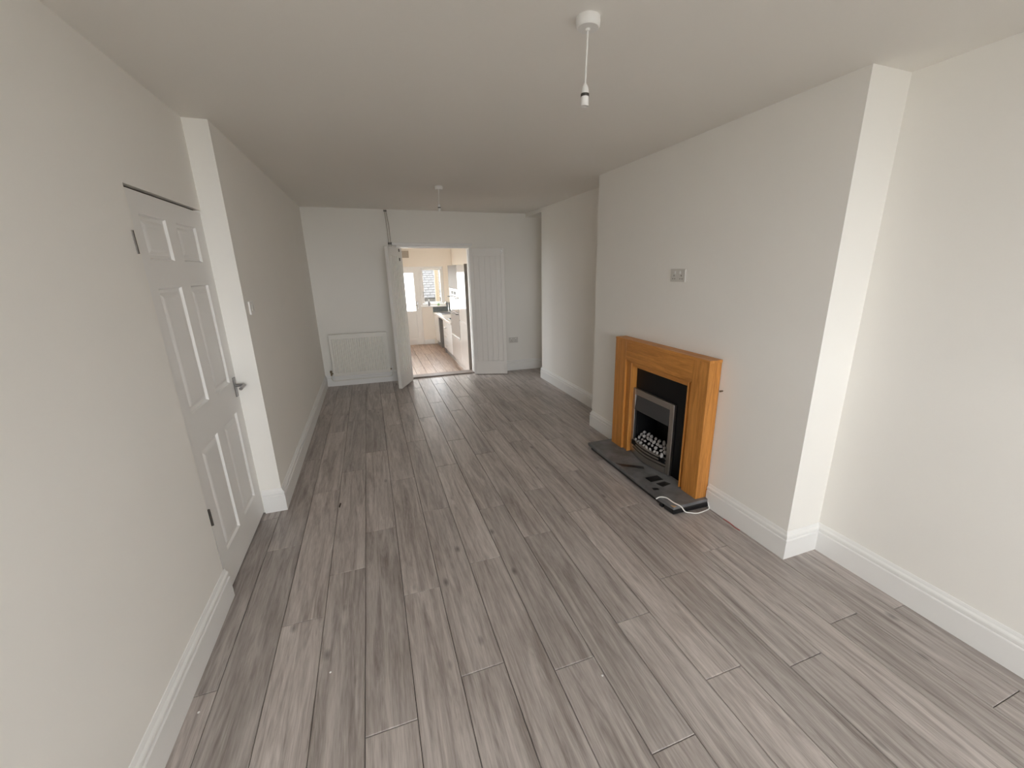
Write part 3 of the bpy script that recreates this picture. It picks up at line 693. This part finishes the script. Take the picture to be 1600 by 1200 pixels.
for px_, py_ in ((1.70, 9.3), (1.70, 9.6), (1.92, 9.3), (1.92, 9.6)): MB().lathe([(.05, WZ+.006), (.05, WZ+.018), (.03, WZ+.022)], (px_, py_, 0), 'z', 16).build('burner', DARKST, hb_)
# splashback tiles
sp = empty('splashback', (1.8, KYB-.01, WZ), 'dark grey tiled splashback in the kitchen corner', 'splashback')
def tiles_end(x0, x1, z0, z1):
    B(x0, x1, KYB-.006, KYB-.0002, z0, z1).build('grout_bed', GROUT, sp)
    z = z0; row = 0
    while z < z1-.02:
        zz = min(z+.075, z1); x_ = x0 - (.075 if row % 2 else 0)
        while x_ < x1-.01:
            a, b = max(x_, x0), min(x_+.15, x1)
            if b-a > .015: B(a+.0015, b-.0015, KYB-.013, KYB-.006, z+.0015, zz-.0015).build('tile', TILE, sp, .001)
            x_ += .15
        z += .075; row += 1
tiles_end(1.515, KX1, WZ, kz(.835)-.004); tiles_end(KWX1+.024, KX1, kz(.835)-.004, kz(.921))
# vent, bottles on the sill
v = empty('wall_vent', (.91, KYB, kz(1.887)), 'beige louvred wall vent high on the kitchen end wall', 'vent')
B(.78, 1.022, KYB-.02, KYB-.0005, kz(1.887), kz(2.03)).build('vent_frame', CARD, v, .003)
for i in range(5): B(.80, 1.0, KYB-.026, KYB-.018, kz(1.90)+i*.028, kz(1.90)+i*.028+.016).build('slat', CARD, v)
def bottle(x_, y_, hgt, rad_, mt, label):
    r = empty('bottle', (x_, y_, KWZ0), label, 'bottle'); z = KWZ0+.001
    MB().lathe([(rad_*.9, z), (rad_, z+.01), (rad_, z+hgt*.62), (rad_*.45, z+hgt*.75), (rad_*.4, z+hgt*.85)], (x_, y_, 0), 'z', 14).build('body', mt, r, 0, True)
    MB().lathe([(rad_*.48, z+hgt*.85), (rad_*.48, z+hgt)], (x_, y_, 0), 'z', 12).build('cap', PLAST, r)
bottle(1.425, KYB-.035, .16, .028, BOTTLE, 'dark grey bottle on the kitchen window sill')
bottle(1.66, KYB-.035, .07, .030, GRN, 'small green pot on the kitchen window sill')

# ================================================================== OUTSIDE THE KITCHEN
GZ = KZ-.10
SLATER = mat('dark_slate_roofing', (.056, .054, .052), .9, var=.5, vscale=5, spec=.08)
BROWN = mat('varnished_timber', (.085, .062, .034), .6)
STONE = mat('stone_walling', (.16, .15, .135), .9, var=.2, vscale=4, spec=.1)
po = empty('porch_post', (1.95, 13.4, GZ), 'straight cream coloured porch post outside the kitchen window', 'post')
B(1.893, 2.008, 13.35, 13.46, GZ, 2.9).build('shaft', BROWN, po, .006)
B(1.87, 2.03, 13.33, 13.48, GZ, GZ+.12).build('foot', BROWN, po, .006)
fe = empty('garden_fence', (2.38, 14.9, GZ), 'blue-grey vertical board fence right of the porch post outside', 'fence')
FENCED = mat('grey_stained_fence', (.075, .082, .092), .8)
for i in range(9): B(2.366, 2.385, 14.0+i*.15, 14.0+i*.15+.13, GZ, 1.75).build('board', FENCED, fe)
for z_ in (.2, 1.3): B(2.386, 2.42, 14.0, 15.33, z_, z_+.09).build('rail', FENCED, fe)
nb = empty('garden_outbuilding', (2.6, 17, GZ), 'low outbuilding with grey tiled roof seen through the kitchen window', 'building')
B(1.0, 4.6, 15.8, 20.2, GZ, .72).build('wall', STONE, nb)
ex, ez, ry, rz_ = 15.5, .66, 18.6, 1.80
MB().add([(.8, ex, ez), (4.8, ex, ez), (4.8, ry, rz_), (.8, ry, rz_), (.8, 20.5, ez), (4.8, 20.5, ez)], [(0, 1, 2, 3), (3, 2, 5, 4), (0, 3, 4), (1, 5, 2), (0, 4, 5, 1)]).build('roof', STONE, nb)
sl = math.atan2(rz_-ez, ry-ex); wn = wloc(nb); LEN = math.hypot(rz_-ez, ry-ex)
tl = MB().box(-.118, .118, -.02, .27, .0, .022)
tme = bpy.data.meshes.new('roof_tile'); tme.from_pydata(tl.v, [], tl.f); tme.update(); tme.materials.append(SLATER)
for rw in range(14):
    for c in range(14):
        t_ = rw*.235; px_ = 1.05+c*.25+(.125 if rw % 2 else 0)
        o = bpy.data.objects.new('roof_tile', tme); COL.objects.link(o); o.parent = nb
        o.location = Vector((px_, ex+t_*math.cos(sl), ez+t_*math.sin(sl)+.022)) - wn; o.rotation_euler = (sl-.05, 0, 0)

# ================================================================== BITS ON THE FLOOR
tag(MB().prism([(-.373, 3.005), (-.366, 3.0), (-.360, 3.05), (-.367, 3.06)], .0005, .006).build('wood_splinter', GAPM), 'tiny dark wood splinter on the floor left of centre', 'debris')
for k_, (x_, y_, lb) in enumerate(((-.795, 1.60, 'tiny white plaster crumb beside the near left skirting board'), (.735, 1.17, 'tiny white plaster crumb on the floor in the near centre'), (-.33, 1.60, 'tiny white plaster crumb on the floor near the left wall'))):
    tag(MB().lathe([(.002, .0003), (.005, .002), (.003, .005)], (x_, y_, 0), 'z', 6).build('plaster_crumb', PLAST), lb, 'debris')
